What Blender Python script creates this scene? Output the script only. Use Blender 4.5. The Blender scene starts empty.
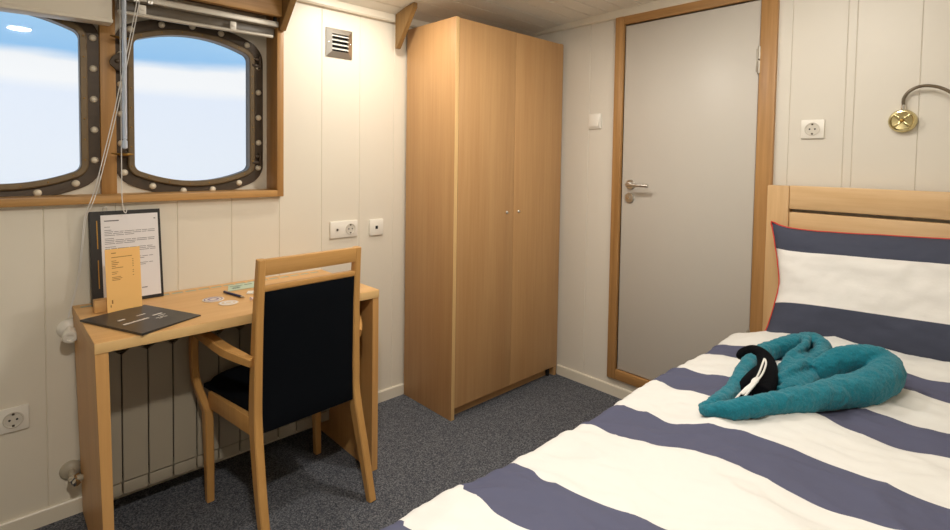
import bpy, bmesh, math, random
from mathutils import Vector, Matrix, noise
S = bpy.context.scene
C = S.collection
random.seed(7)

# ------------------------------------------------------------------ camera
cd = bpy.data.cameras.new('camera')
cam = bpy.data.objects.new('camera', cd); C.objects.link(cam); S.camera = cam
fwd = Vector((0.68330551, 0.72902404, -0.04021851)).normalized()
rgt = Vector((0.72993912, -0.68335523, 0.01464598)).normalized()
upv = rgt.cross(fwd).normalized()
M = Matrix((rgt, upv, -fwd)).transposed().to_4x4()
M.translation = Vector((-2.5093, -2.2752, 1.2897))
cam.matrix_world = M
cd.sensor_fit = 'HORIZONTAL'; cd.sensor_width = 36.0
cd.lens = 518.744 / 950 * 36.0
cd.shift_x = (475 - 469.75) / 950
cd.shift_y = (179.22 - 265) / 950
cd.clip_start = 0.02

# ------------------------------------------------------------------ sky
W = bpy.data.worlds.new('sky'); S.world = W; W.use_nodes = True
wn = W.node_tree.nodes; wl = W.node_tree.links; wn.clear()
o = wn.new('ShaderNodeOutputWorld'); bg = wn.new('ShaderNodeBackground')
tc = wn.new('ShaderNodeTexCoord'); sx = wn.new('ShaderNodeSeparateXYZ')
wl.new(tc.outputs['Generated'], sx.inputs[0])
nz = wn.new('ShaderNodeTexNoise'); nz.inputs['Scale'].default_value = 5; nz.inputs['Detail'].default_value = 4
mp = wn.new('ShaderNodeMapping'); mp.inputs['Scale'].default_value = (1, 1, 5)
wl.new(tc.outputs['Generated'], mp.inputs[0]); wl.new(mp.outputs[0], nz.inputs[0])
ma = wn.new('ShaderNodeMath'); ma.operation = 'MULTIPLY_ADD'; ma.inputs[1].default_value = 0.025
wl.new(nz.outputs['Fac'], ma.inputs[0]); wl.new(sx.outputs['Z'], ma.inputs[2])
rp = wn.new('ShaderNodeValToRGB'); wl.new(ma.outputs[0], rp.inputs[0])
e = rp.color_ramp.elements
e[0].position = 0.0; e[0].color = (0.86, 0.91, 0.98, 1)
e[1].position = 0.105; e[1].color = (0.84, 0.90, 1.0, 1)
for pos, col in ((0.122, (1, 1, 1, 1)), (0.152, (1, 1, 1, 1)), (0.166, (0.33, 0.60, 0.90, 1)), (0.21, (0.40, 0.66, 0.92, 1)), (0.5, (0.5, 0.72, 0.95, 1))):
    k = e.new(pos); k.color = col
wl.new(rp.outputs[0], bg.inputs['Color']); bg.inputs['Strength'].default_value = 1.0
wl.new(bg.outputs[0], o.inputs[0])

# ------------------------------------------------------------------ ceiling downlights and an added fill light
def downlight(name, loc, watts, size=0.11, col=(1.0, 0.925, 0.81), spread=180):
    l = bpy.data.lights.new(name, 'AREA'); l.shape = 'DISK'; l.size = size
    l.energy = watts; l.color = col; l.spread = math.radians(spread)
    ob = bpy.data.objects.new(name, l); C.objects.link(ob); ob.location = loc
    return ob
downlight('ceiling_downlight', (-2.33, -1.92, 2.07), 22, col=(1.0, 0.935, 0.84))
downlight('ceiling_downlight', (-1.22, -0.35, 2.06), 5.6)
downlight('ceiling_downlight', (-1.02, -1.06, 2.08), 10, col=(1.0, 0.945, 0.86))
pl_ = bpy.data.lights.new('added_fill_light', 'POINT'); pl_.energy = 9; pl_.color = (1.0, 0.955, 0.89); pl_.shadow_soft_size = 0.06  # unseen fill light, added to brighten the ceiling, headboard wall and pillow
pg = bpy.data.objects.new('added_fill_light', pl_); C.objects.link(pg); pg.location = (-0.80, -1.75, 1.965)

S.view_settings.view_transform = 'Standard'; S.view_settings.look = 'None'
S.view_settings.exposure = 0.0; S.view_settings.gamma = 1.0
S.view_settings.use_curve_mapping = False

# ------------------------------------------------------------------ materials
def lin(r, g, b):
    f = lambda c: (c / 255 / 12.92) if c / 255 <= 0.04045 else ((c / 255 + 0.055) / 1.055) ** 2.4
    return (f(r), f(g), f(b), 1)
def mat(name, rgb, rough=0.5, metal=0.0, bump=0.0, bscale=200, spec=0.5, sheen=0.0, vary=0.0, vscale=8):
    m = bpy.data.materials.new(name); m.use_nodes = True
    n = m.node_tree.nodes; l = m.node_tree.links; b = n['Principled BSDF']
    b.inputs['Base Color'].default_value = lin(*rgb); b.inputs['Roughness'].default_value = rough
    b.inputs['Metallic'].default_value = metal; b.inputs['Specular IOR Level'].default_value = spec
    if sheen: b.inputs['Sheen Weight'].default_value = sheen
    t = n.new('ShaderNodeTexCoord')
    if bump:
        z = n.new('ShaderNodeTexNoise'); z.inputs['Scale'].default_value = bscale; z.inputs['Detail'].default_value = 3
        l.new(t.outputs['Object'], z.inputs[0])
        bp = n.new('ShaderNodeBump'); bp.inputs['Strength'].default_value = bump; bp.inputs['Distance'].default_value = 0.002
        l.new(z.outputs['Fac'], bp.inputs['Height']); l.new(bp.outputs[0], b.inputs['Normal'])
    if vary:
        z = n.new('ShaderNodeTexNoise'); z.inputs['Scale'].default_value = vscale; z.inputs['Detail'].default_value = 4
        l.new(t.outputs['Object'], z.inputs[0])
        mx = n.new('ShaderNodeMix'); mx.data_type = 'RGBA'
        c = lin(*rgb); mx.inputs['A'].default_value = tuple(x * (1 - vary) for x in c[:3]) + (1,)
        mx.inputs['B'].default_value = tuple(min(1, x * (1 + vary)) for x in c[:3]) + (1,)
        l.new(z.outputs['Fac'], mx.inputs['Factor']); l.new(mx.outputs['Result'], b.inputs['Base Color'])
    return m
def wood(name, dark, light, axis='z', rough=0.4, stretch=22, blotch=0.25, spec=0.4):
    m = bpy.data.materials.new(name); m.use_nodes = True
    n = m.node_tree.nodes; l = m.node_tree.links; b = n['Principled BSDF']
    t = n.new('ShaderNodeTexCoord'); mp = n.new('ShaderNodeMapping')
    sc = [stretch * 3] * 3; sc['xyz'.index(axis)] = 2.2
    mp.inputs['Scale'].default_value = sc
    l.new(t.outputs['Object'], mp.inputs[0])
    z = n.new('ShaderNodeTexNoise'); z.inputs['Scale'].default_value = 1.0; z.inputs['Detail'].default_value = 6; z.inputs['Roughness'].default_value = 0.65
    l.new(mp.outputs[0], z.inputs[0])
    mp2 = n.new('ShaderNodeMapping'); s2 = [9.0] * 3; s2['xyz'.index(axis)] = 0.8
    mp2.inputs['Scale'].default_value = s2; l.new(t.outputs['Object'], mp2.inputs[0])
    z2 = n.new('ShaderNodeTexNoise'); z2.inputs['Scale'].default_value = 1.0; z2.inputs['Detail'].default_value = 3
    l.new(mp2.outputs[0], z2.inputs[0])
    mm = n.new('ShaderNodeMix'); mm.data_type = 'FLOAT'; mm.inputs['Factor'].default_value = 0.45
    l.new(z.outputs['Fac'], mm.inputs['A']); l.new(z2.outputs['Fac'], mm.inputs['B'])
    r = n.new('ShaderNodeValToRGB'); l.new(mm.outputs['Result'], r.inputs[0])
    r.color_ramp.elements[0].position = 0.36; r.color_ramp.elements[0].color = lin(*dark)
    r.color_ramp.elements[1].position = 0.64; r.color_ramp.elements[1].color = lin(*light)
    l.new(r.outputs[0], b.inputs['Base Color'])
    b.inputs['Roughness'].default_value = rough; b.inputs['Specular IOR Level'].default_value = spec
    bp = n.new('ShaderNodeBump'); bp.inputs['Strength'].default_value = 0.06; bp.inputs['Distance'].default_value = 0.001
    l.new(z.outputs['Fac'], bp.inputs['Height']); l.new(bp.outputs[0], b.inputs['Normal'])
    return m
BE = ((196, 146, 88), (212, 164, 104))
M_beech_z = wood('beech_upright', *BE, axis='z')
M_beech_x = wood('beech_lengthwise', (206, 158, 100), (220, 176, 118), axis='x')
M_chair = wood('chair_beech', (186, 138, 78), (204, 156, 94), axis='z', rough=0.35)
M_chair_x = wood('chair_beech_rail', (186, 138, 78), (204, 156, 94), axis='x', rough=0.35)
M_ward = wood('wardrobe_beech', (186, 142, 94), (199, 157, 108), axis='z', rough=0.42)
M_knee = wood('bracket_oak', (124, 94, 54), (150, 116, 70), axis='z', rough=0.5)
M_edge = mat('beech_edge_band', (224, 186, 128), 0.4)
M_oak_x = wood('oak_lengthwise', (164, 122, 68), (194, 150, 94), axis='x', rough=0.4)
M_oak_z = wood('oak_upright', (154, 112, 62), (184, 140, 86), axis='z', rough=0.4)
M_dframe_z = wood('door_frame_oak', (156, 114, 66), (188, 144, 92), axis='z', rough=0.4)
M_dframe_y = wood('door_frame_oak_cross', (156, 114, 66), (188, 144, 92), axis='y', rough=0.4)
M_pine_y = wood('pine_headboard', (204, 166, 118), (224, 190, 144), axis='y', rough=0.4, stretch=14)
M_pine_z = wood('pine_post', (196, 156, 108), (216, 180, 132), axis='z', rough=0.4, stretch=14)
M_wall = mat('cream_panelling', (226, 219, 204), 0.42, bump=0.03, bscale=60, vary=0.02, vscale=3)
M_wall_far = mat('cream_panelling_far', (222, 216, 204), 0.45, bump=0.03, bscale=60, vary=0.02, vscale=3)
M_ceil = mat('ceiling_boards', (236, 231, 219), 0.5, vary=0.03, vscale=4)
M_trim = mat('cream_trim', (228, 220, 203), 0.35)
M_groove = mat('groove_shadow_gap', (150, 142, 124), 0.7)
M_door = mat('grey_door_laminate', (200, 194, 184), 0.42, vary=0.015, vscale=2)
M_steel = mat('brushed_steel', (208, 205, 200), 0.3, 1.0)
M_chrome = mat('chrome', (220, 218, 212), 0.12, 1.0)
M_brass = mat('polished_brass', (214, 200, 150), 0.2, 1.0, vary=0.08, vscale=60)
M_aged = mat('aged_brass', (150, 118, 62), 0.4, 1.0, vary=0.2, vscale=60)
M_bronze = mat('dark_bronze', (70, 56, 42), 0.42, 0.25, bump=0.2, bscale=90, vary=0.25, vscale=30)
M_ring = mat('olive_bronze', (112, 94, 68), 0.42, 0.25, bump=0.15, bscale=90, vary=0.2, vscale=30)
M_rivet = mat('white_rivet_caps', (226, 216, 196), 0.4)
M_white = mat('white_plastic', (236, 232, 222), 0.3)
M_dark = mat('black_gap', (18, 17, 16), 0.8)
M_blind = mat('cream_blind', (226, 218, 202), 0.45)
M_blind_al = mat('pale_aluminium', (206, 200, 188), 0.4, 0.3)
M_navy = mat('navy_upholstery', (7, 11, 17), 0.95, bump=0.25, bscale=900, spec=0.12)
M_carpet = None
M_rad = mat('radiator_enamel', (172, 163, 145), 0.4)
M_paper = mat('white_paper', (226, 222, 222), 0.6)
M_ink = mat('grey_ink', (120, 116, 120), 0.7)
M_inkd = mat('dark_ink', (70, 64, 60), 0.7)
M_black = mat('black_card', (30, 27, 25), 0.5)
M_blackl = mat('charcoal_leaflet', (50, 48, 46), 0.38)
M_orange = mat('orange_card', (240, 190, 116), 0.55)
M_orink = mat('brown_ink', (150, 104, 50), 0.7)
M_bluepen = mat('navy_pen', (34, 40, 84), 0.3)
M_green = mat('pale_green_card', (190, 206, 184), 0.5)
M_pink = mat('violet_print', (150, 132, 160), 0.5)
M_pillow = None
M_red = mat('red_piping', (206, 58, 48), 0.6)
M_teal = mat('teal_terry', (4, 112, 130), 0.95, bump=1.0, bscale=420, sheen=0.15, vary=0.38, vscale=240)
M_bundle = mat('black_knit', (7, 8, 13), 0.95, bump=0.8, bscale=420, spec=0.12)
M_cord = mat('white_cord', (228, 226, 222), 0.5)
M_mattress = mat('mattress_ticking', (226, 220, 208), 0.8)

def carpet_mat():
    m = bpy.data.materials.new('speckled_carpet'); m.use_nodes = True
    n = m.node_tree.nodes; l = m.node_tree.links; b = n['Principled BSDF']
    t = n.new('ShaderNodeTexCoord')
    z = n.new('ShaderNodeTexNoise'); z.inputs['Scale'].default_value = 210; z.inputs['Detail'].default_value = 3
    v = n.new('ShaderNodeTexVoronoi'); v.inputs['Scale'].default_value = 190
    l.new(t.outputs['Object'], z.inputs[0]); l.new(t.outputs['Object'], v.inputs[0])
    r = n.new('ShaderNodeValToRGB'); l.new(z.outputs['Fac'], r.inputs[0])
    e = r.color_ramp.elements
    e[0].position = 0.34; e[0].color = lin(48, 51, 60)
    e[1].position = 0.66; e[1].color = lin(134, 134, 138)
    k = e.new(0.5); k.color = lin(84, 88, 96)
    mx = n.new('ShaderNodeMix'); mx.data_type = 'RGBA'; mx.inputs['Factor'].default_value = 0.22
    r2 = n.new('ShaderNodeValToRGB'); l.new(v.outputs['Color'], r2.inputs[0])
    r2.color_ramp.elements[0].color = lin(40, 44, 52); r2.color_ramp.elements[1].color = lin(140, 140, 142)
    l.new(r.outputs[0], mx.inputs['A']); l.new(r2.outputs[0], mx.inputs['B'])
    l.new(mx.outputs['Result'], b.inputs['Base Color'])
    b.inputs['Roughness'].default_value = 0.95; b.inputs['Specular IOR Level'].default_value = 0.1
    bp = n.new('ShaderNodeBump'); bp.inputs['Strength'].default_value = 0.8; bp.inputs['Distance'].default_value = 0.006
    l.new(z.outputs['Fac'], bp.inputs['Height']); l.new(bp.outputs[0], b.inputs['Normal'])
    return m
M_carpet = carpet_mat()
def stripe_mat(name, bands, navy, white, axis=0):
    """navy/white woven stripes following the cloth's own UV"""
    m = bpy.data.materials.new(name); m.use_nodes = True
    n = m.node_tree.nodes; l = m.node_tree.links; b = n['Principled BSDF']
    t = n.new('ShaderNodeTexCoord'); s = n.new('ShaderNodeSeparateXYZ'); l.new(t.outputs['UV'], s.inputs[0])
    r = n.new('ShaderNodeValToRGB'); r.color_ramp.interpolation = 'CONSTANT'
    l.new(s.outputs[axis], r.inputs[0])
    e = r.color_ramp.elements
    e[0].position = 0; e[0].color = lin(*white); e[1].position = bands[0][0]; e[1].color = lin(*navy)
    k = e.new(bands[0][1]); k.color = lin(*white)
    for a, c in bands[1:]:
        k = e.new(a); k.color = lin(*navy)
        if c < 1: k = e.new(c); k.color = lin(*white)
    l.new(r.outputs[0], b.inputs['Base Color'])
    b.inputs['Roughness'].default_value = 0.85; b.inputs['Specular IOR Level'].default_value = 0.15
    z = n.new('ShaderNodeTexNoise'); z.inputs['Scale'].default_value = 26; z.inputs['Detail'].default_value = 4
    l.new(t.outputs['Object'], z.inputs[0])
    bp = n.new('ShaderNodeBump'); bp.inputs['Strength'].default_value = 0.25; bp.inputs['Distance'].default_value = 0.006
    l.new(z.outputs['Fac'], bp.inputs['Height']); l.new(bp.outputs[0], b.inputs['Normal'])
    return m
NAVY = (88, 90, 112)
M_duvet = stripe_mat('striped_duvet_cotton', [((2.3 + a) / 2.3, (2.3 + c) / 2.3) for a, c in ((-2.12, -1.945), (-1.80, -1.64), (-1.36, -1.20), (-0.98, -0.845), (-0.625, -0.475))], NAVY, (224, 223, 219))
M_pillow = stripe_mat('striped_pillow_cotton', [(0.0, 0.34), (0.78, 1.0)], (72, 76, 92), (234, 232, 228), 1)
def glass_mat():
    m = bpy.data.materials.new('window_glass'); m.use_nodes = True
    n = m.node_tree.nodes; l = m.node_tree.links; n.clear()
    o = n.new('ShaderNodeOutputMaterial'); t = n.new('ShaderNodeBsdfTransparent'); g = n.new('ShaderNodeBsdfGlossy')
    t.inputs[0].default_value = (0.97, 0.985, 1, 1); g.inputs['Roughness'].default_value = 0.02
    f = n.new('ShaderNodeFresnel'); f.inputs[0].default_value = 1.45
    mx = n.new('ShaderNodeMixShader'); l.new(f.outputs[0], mx.inputs[0]); l.new(t.outputs[0], mx.inputs[1]); l.new(g.outputs[0], mx.inputs[2])
    l.new(mx.outputs[0], o.inputs[0]); return m
M_glass = glass_mat()
M_wand = bpy.data.materials.new('clear_acrylic'); M_wand.use_nodes = True
_b = M_wand.node_tree.nodes['Principled BSDF']; _b.inputs['Base Color'].default_value = (0.80, 0.88, 1, 1)
_b.inputs['Transmission Weight'].default_value = 0.45; _b.inputs['Roughness'].default_value = 0.12; _b.inputs['IOR'].default_value = 1.3

# ------------------------------------------------------------------ mesh helpers
def new(): return bmesh.new()
def box(bm, x0, x1, y0, y1, z0, z1, bev=0.0, seg=2):
    r = bmesh.ops.create_cube(bm, size=1)
    vs = r['verts']
    for v in vs:
        v.co = Vector(((x0 + x1) / 2 + v.co.x * abs(x1 - x0), (y0 + y1) / 2 + v.co.y * abs(y1 - y0), (z0 + z1) / 2 + v.co.z * abs(z1 - z0)))
    if bev:
        es = list({e for v in vs for e in v.link_edges})
        bmesh.ops.bevel(bm, geom=es, offset=bev, segments=seg, affect='EDGES', profile=0.5)
    return vs
def hexa(bm, pts, bev=0.0, seg=2):
    """8 corner points: bottom 4 (ccw), top 4 (ccw)"""
    v = [bm.verts.new(p) for p in pts]
    fs = [bm.faces.new([v[i] for i in f]) for f in ((3, 2, 1, 0), (4, 5, 6, 7), (0, 1, 5, 4), (1, 2, 6, 5), (2, 3, 7, 6), (3, 0, 4, 7))]
    if bev:
        es = list({e for f in fs for e in f.edges})
        bmesh.ops.bevel(bm, geom=es, offset=bev, segments=seg, affect='EDGES', profile=0.5)
def prism(bm, poly, axis, a, b, bev=0.0):
    """extrude a 2-D polygon along axis from a to b"""
    def P(p, t):
        return {'x': (t, p[0], p[1]), 'y': (p[0], t, p[1]), 'z': (p[0], p[1], t)}[axis]
    A = [bm.verts.new(P(p, a)) for p in poly]; B = [bm.verts.new(P(p, b)) for p in poly]
    n = len(poly)
    fs = [bm.faces.new(A[::-1]), bm.faces.new(B)]
    for i in range(n): fs.append(bm.faces.new((A[i], A[(i + 1) % n], B[(i + 1) % n], B[i])))
    if bev:
        es = list({e for f in fs[:2] for e in f.edges})
        bmesh.ops.bevel(bm, geom=es, offset=bev, segments=2, affect='EDGES')
def cyl(bm, p0, p1, r0, r1=None, n=20, cap=True):
    p0, p1 = Vector(p0), Vector(p1); r1 = r0 if r1 is None else r1
    d = (p1 - p0).normalized(); a = d.orthogonal().normalized(); b = d.cross(a)
    A = [bm.verts.new(p0 + (a * math.cos(t) + b * math.sin(t)) * r0) for t in [2 * math.pi * i / n for i in range(n)]]
    B = [bm.verts.new(p1 + (a * math.cos(t) + b * math.sin(t)) * r1) for t in [2 * math.pi * i / n for i in range(n)]]
    for i in range(n): bm.faces.new((A[i], A[(i + 1) % n], B[(i + 1) % n], B[i]))
    if cap: bm.faces.new(A[::-1]); bm.faces.new(B)
def lathe(bm, base, axis, prof, n=28):
    """prof: (radius, distance along axis)"""
    base = Vector(base); d = Vector(axis).normalized(); a = d.orthogonal().normalized(); b = d.cross(a)
    rows = []
    for r, h in prof:
        rows.append([bm.verts.new(base + d * h + (a * math.cos(2 * math.pi * i / n) + b * math.sin(2 * math.pi * i / n)) * max(r, 1e-5)) for i in range(n)])
    for j in range(len(rows) - 1):
        for i in range(n): bm.faces.new((rows[j][i], rows[j][(i + 1) % n], rows[j + 1][(i + 1) % n], rows[j + 1][i]))
    bm.faces.new(rows[0][::-1]); bm.faces.new(rows[-1])
def spline(pts, k=8):
    """Catmull-Rom through tuples of any length"""
    P = [pts[0]] + list(pts) + [pts[-1]]; out = []
    for i in range(1, len(P) - 2):
        for s in range(k):
            t = s / k; q = []
            for a, b, c, d in zip(P[i - 1], P[i], P[i + 1], P[i + 2]):
                q.append(0.5 * (2 * b + (c - a) * t + (2 * a - 5 * b + 4 * c - d) * t * t + (3 * b - a - 3 * c + d) * t ** 3))
            out.append(tuple(q))
    out.append(tuple(pts[-1])); return out
def tube(bm, pts, r=None, n=10, k=8, flat=1.0):
    """pts (x,y,z[,r]); swept round tube with rounded ends"""
    if r is not None: pts = [tuple(p) + (r,) for p in pts]
    S_ = spline(pts, k) if k > 1 else list(pts)
    rows = []; a = None
    for i, p in enumerate(S_):
        q = Vector(p[:3]); nx = Vector(S_[min(i + 1, len(S_) - 1)][:3]); pv = Vector(S_[max(i - 1, 0)][:3])
        d = (nx - pv).normalized()
        if a is None: a = d.cross(Vector((0, 0, 1)));  a = a.normalized() if a.length > 1e-3 else d.orthogonal().normalized()
        a = (a - d * a.dot(d)).normalized(); b = d.cross(a)
        rows.append([bm.verts.new(q + (a * math.cos(2 * math.pi * j / n) + b * flat * math.sin(2 * math.pi * j / n)) * p[3]) for j in range(n)])
    for i in range(len(rows) - 1):
        for j in range(n): bm.faces.new((rows[i][j], rows[i][(j + 1) % n], rows[i + 1][(j + 1) % n], rows[i + 1][j]))
    bm.faces.new(rows[0][::-1]); bm.faces.new(rows[-1])
def sweep_rect(bm, pts, w, h, k=8, bev=0.004, side=Vector((1, 0, 0))):
    """rectangular bar (w along 'side', h across) swept along pts; w/h may ride in the point tuple"""
    S_ = spline([tuple(p) if len(p) > 3 else tuple(p) + (w, h) for p in pts], k)
    rows = []
    for i, p in enumerate(S_):
        q = Vector(p[:3]); d = (Vector(S_[min(i + 1, len(S_) - 1)][:3]) - Vector(S_[max(i - 1, 0)][:3])).normalized()
        a = (side - d * side.dot(d)).normalized(); b = d.cross(a)
        hw, hh = p[3] / 2, p[4] / 2; c = bev
        sec = [(hw - c, -hh), (hw, -hh + c), (hw, hh - c), (hw - c, hh), (-hw + c, hh), (-hw, hh - c), (-hw, -hh + c), (-hw + c, -hh)]
        rows.append([bm.verts.new(q + a * u + b * v) for u, v in sec])
    for i in range(len(rows) - 1):
        for j in range(8): bm.faces.new((rows[i][j], rows[i][(j + 1) % 8], rows[i + 1][(j + 1) % 8], rows[i + 1][j]))
    bm.faces.new(rows[0][::-1]); bm.faces.new(rows[-1])
def dome(bm, c, axis, r, h, n=14):
    lathe(bm, c, axis, [(r, 0), (r, h * 0.25), (r * 0.86, h * 0.62), (r * 0.55, h * 0.9), (r * 0.12, h)], n)

def obj(name, bm, m, parent=None, smooth=True, world=True, ang=35):
    """link the bmesh as ONE object; verts are given in world space and re-based on the parent"""
    bmesh.ops.recalc_face_normals(bm, faces=bm.faces)
    base = Vector((0, 0, 0))
    if parent is not None and world:
        q = parent
        while q is not None: base += q.location; q = q.parent
    elif parent is None:
        xs = [v.co for v in bm.verts]
        base = Vector(((min(v.x for v in xs) + max(v.x for v in xs)) / 2, (min(v.y for v in xs) + max(v.y for v in xs)) / 2, min(v.z for v in xs)))
    if base.length: bmesh.ops.translate(bm, vec=-base, verts=bm.verts)
    me = bpy.data.meshes.new(name); bm.to_mesh(me); bm.free()
    if smooth:
        for p in me.polygons: p.use_smooth = True
        me.set_sharp_from_angle(angle=math.radians(ang))
    if isinstance(m, (list, tuple)):
        for q in m: me.materials.append(q)
    else: me.materials.append(m)
    ob = bpy.data.objects.new(name, me); C.objects.link(ob)
    if parent is None: ob.location = base
    else: ob.parent = parent
    return ob
def tag(o, label, cat, group=None):
    o['label'] = label; o['category'] = cat
    if group: o['group'] = group
    return o
def thing(name, loc, label, cat, group=None, rz=0):
    o = bpy.data.objects.new(name, None); C.objects.link(o); o.location = loc; o.rotation_euler = (0, 0, rz)
    o.empty_display_size = 0.1
    return tag(o, label, cat, group)
def struct(name, bm=None, m=None, label=None, loc=(0, 0, 0)):
    if bm is None:
        o = bpy.data.objects.new(name, None); C.objects.link(o); o.location = loc
    else: o = obj(name, bm, m, smooth=False)
    o['kind'] = 'structure'
    if label: o['label'] = label
    return o
def bx(name, m, parent, x0, x1, y0, y1, z0, z1, bev=0.0015, **k):
    bm = new(); box(bm, x0, x1, y0, y1, z0, z1, bev); return obj(name, bm, m, parent, **k)

# ------------------------------------------------------------------ room shell
X0, Y0, ZC = -4.10, -2.85, 2.10          # back wall, right wall, ceiling
bm = new(); box(bm, X0 - .1, .1, Y0 - .1, .1, -0.05, 0); struct('floor', bm, M_carpet, 'dark speckled blue grey carpet')
def ceil_z(y): return 2.096 - 0.078 * math.exp(y / 0.25)
bm = new()                                # boards run along x, shallow joints, deck camber towards the ship's side
ys = []; y = 0.1
edges = [0.1 - 0.1 * i for i in range(32)]
prof = []
for a, b in zip(edges[:-1], edges[1:]):
    prof += [(a - .0045, ceil_z(min(a, 0))), (b + .0045, ceil_z(min(b, 0))), (b + .002, ceil_z(min(b, 0)) + .012), (b - .002, ceil_z(min(b, 0)) + .012)]
poly = prof + [(prof[-1][0], 2.22), (prof[0][0], 2.22)]
prism(bm, poly, 'x', X0 - .1, .1); struct('ceiling', bm, M_ceil, 'cream boarded cabin ceiling')

def panel_profile(a, b, pitch, start, depth=0.0, g=0.0022, d=0.003):
    """list of (along, offset) with narrow V joints every pitch"""
    pts = [(a, 0.0)]; k = start
    while k < b:
        if k > a + .01 and k < b - .01: pts += [(k - g, 0.0), (k, d), (k + g, 0.0)]
        k += pitch
    return pts + [(b, 0.0)]
WX0, WX1, WZ0, WZ1 = -2.80, -1.564, 1.137, 1.95    # window recess opening
def left_wall_piece(bm, a, b, z0, z1):
    p = panel_profile(a, b, 0.2047, -3.388)
    prism(bm, [(x, o) for x, o in p] + [(b, 0.10), (a, 0.10)], 'z', z0, z1)
bm = new()
left_wall_piece(bm, X0 - .1, WX0, 0, 2.15); left_wall_piece(bm, WX1, .1, 0, 2.15)
left_wall_piece(bm, WX0, WX1, 0, WZ0 - .012); left_wall_piece(bm, WX0, WX1, WZ1, 2.15)
struct('wall_left', bm, M_wall, 'cream panelled wall with the portholes')
bm = new()                                 # far wall with the doorway left open
DY0, DY1, DZ0, DZ1 = -0.7955, -1.4639, 0.1506, 2.0102
def far_piece(bm, y0, y1, z0, z1):        # y0 > y1
    pts = [(y1, 0)]
    for k in (-2.45, -2.225, -2.003, -1.808, -1.778, -1.584, -0.58, -0.38, -0.18):
        if y1 + .01 < k < y0 - .01: pts += [(k - .002, 0), (k, .003), (k + .002, 0)]
    pts.append((y0, 0))
    prism(bm, [(o, y) for y, o in pts] + [(.1, y0), (.1, y1)], 'z', z0, z1)
far_piece(bm, .1, DY0, 0, 2.15); far_piece(bm, DY1, Y0 - .1, 0, 2.15); far_piece(bm, DY0, DY1, DZ1, 2.15); far_piece(bm, DY0, DY1, 0, DZ0)
struct('wall_far', bm, M_wall_far, 'cream panelled wall with the door')
bm = new(); box(bm, X0 - .1, .1, Y0 - .1, Y0, 0, 2.15); struct('wall_right', bm, M_wall)
bm = new(); box(bm, X0 - .1, X0, Y0, .1, 0, 2.15); struct('wall_back', bm, M_wall)
def skirting(bm, ax, a, b, sgn):
    p = [(0, 0), (-.012, 0), (-.012, .0525), (-.009, .0567), (0, .0567)]
    prism(bm, p, ax, a, b)
bm = new(); skirting(bm, 'x', X0, -.859, 1); struct('baseboard_left', bm, M_trim, 'cream skirting under the portholes')
bm = new(); prism(bm, [(0, 0), (-.012, 0), (-.012, .0525), (-.009, .0567), (0, .0567)], 'y', -.40, Y0); 
struct('baseboard_far', bm, M_trim, 'cream skirting beside the door')
bm = new(); prism(bm, [(.0, 1.986), (-.022, 1.986), (-.028, 1.994), (-.028, 2.03), (0, 2.035)], 'x', X0, 0); struct('trim_1', bm, M_trim, 'cream cornice over the portholes')
bm = new(); prism(bm, [(.0, 2.051), (-.018, 2.051), (-.024, 2.058), (-.024, 2.098), (0, 2.1)], 'y', 0, Y0)
for i in range(16):
    dome(bm, (-.026, -.1 - .13 * i, 2.0865), (-1, 0, -.3), .003, .002, 8)
struct('trim_2', bm, M_trim, 'cream cornice over the door')

# ------------------------------------------------------------------ door
d = struct('door_1', label='pale grey cabin door in an oak frame', loc=(0, -1.13, 0.09))
bm = new(); box(bm, -.004, .034, DY1 + .006, DY0 - .006, DZ0 + .004, DZ1 - .006, .0015); obj('door_leaf', bm, M_door, d)
FY0, FY1, FZ0, FZ1 = -.7462, -1.5303, .0974, 2.0697
for n, y0, y1 in (('jamb', DY0 + .0, FY0), ('jamb', FY1, DY1 - .0)):
    bm = new(); box(bm, -.02, .06, y0, y1, FZ0, FZ1, .003); obj(n, bm, M_dframe_z, d)
bm = new(); box(bm, -.0195, .06, DY1, DY0, DZ1, FZ1 - .0005, .003); obj('head', bm, M_dframe_y, d)
bm = new(); box(bm, -.0195, .06, DY1, DY0, FZ0 + .0005, DZ0, .003); obj('threshold', bm, M_dframe_y, d)
bm = new(); box(bm, .04, .05, DY1, DY0, DZ0, DZ1); obj('rebate', bm, M_dark, d)
hz, hy = 1.163, -.852
bm = new(); lathe(bm, (-.004, hy, hz), (-1, 0, 0), [(.026, 0), (.026, .006), (.0235, .009), (.012, .010), (.010, .04), (.0, .042)]); 
hd = obj('handle_rosette', bm, M_steel, d)
bm = new(); tube(bm, [(-.030, hy, hz), (-.048, hy - .004, hz), (-.056, hy - .022, hz), (-.057, hy - .07, hz), (-.056, hy - .125, hz)], .0088, 12, 6); obj('lever', bm, M_steel, hd)
bm = new(); lathe(bm, (-.004, hy + .003, 1.092), (-1, 0, 0), [(.027, 0), (.027, .006), (.024, .009), (.012, .0095), (.011, .0125), (.0, .013)]); kr = obj('lock_rosette', bm, M_steel, d)
bm = new(); box(bm, -.0185, -.0165, hy - .004, hy + .010, 1.089, 1.095, .0006); obj('thumbturn', bm, M_chrome, kr)
for z0 in (1.681, .42):
    bm = new()
    for a, b in ((0, .058), (.061, .119)): lathe(bm, (-.014, DY1 + .001, z0 + a), (0, 0, 1), [(.006, 0), (.0078, .002), (.0078, b - a - .002), (.006, b - a)], 16)
    box(bm, -.006, -.003, DY1 + .002, DY1 + .018, z0 + .01, z0 + .11, .001)
    obj('hinge', bm, mat('satin_hinge', (176, 170, 158), .5, .8), d)

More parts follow.
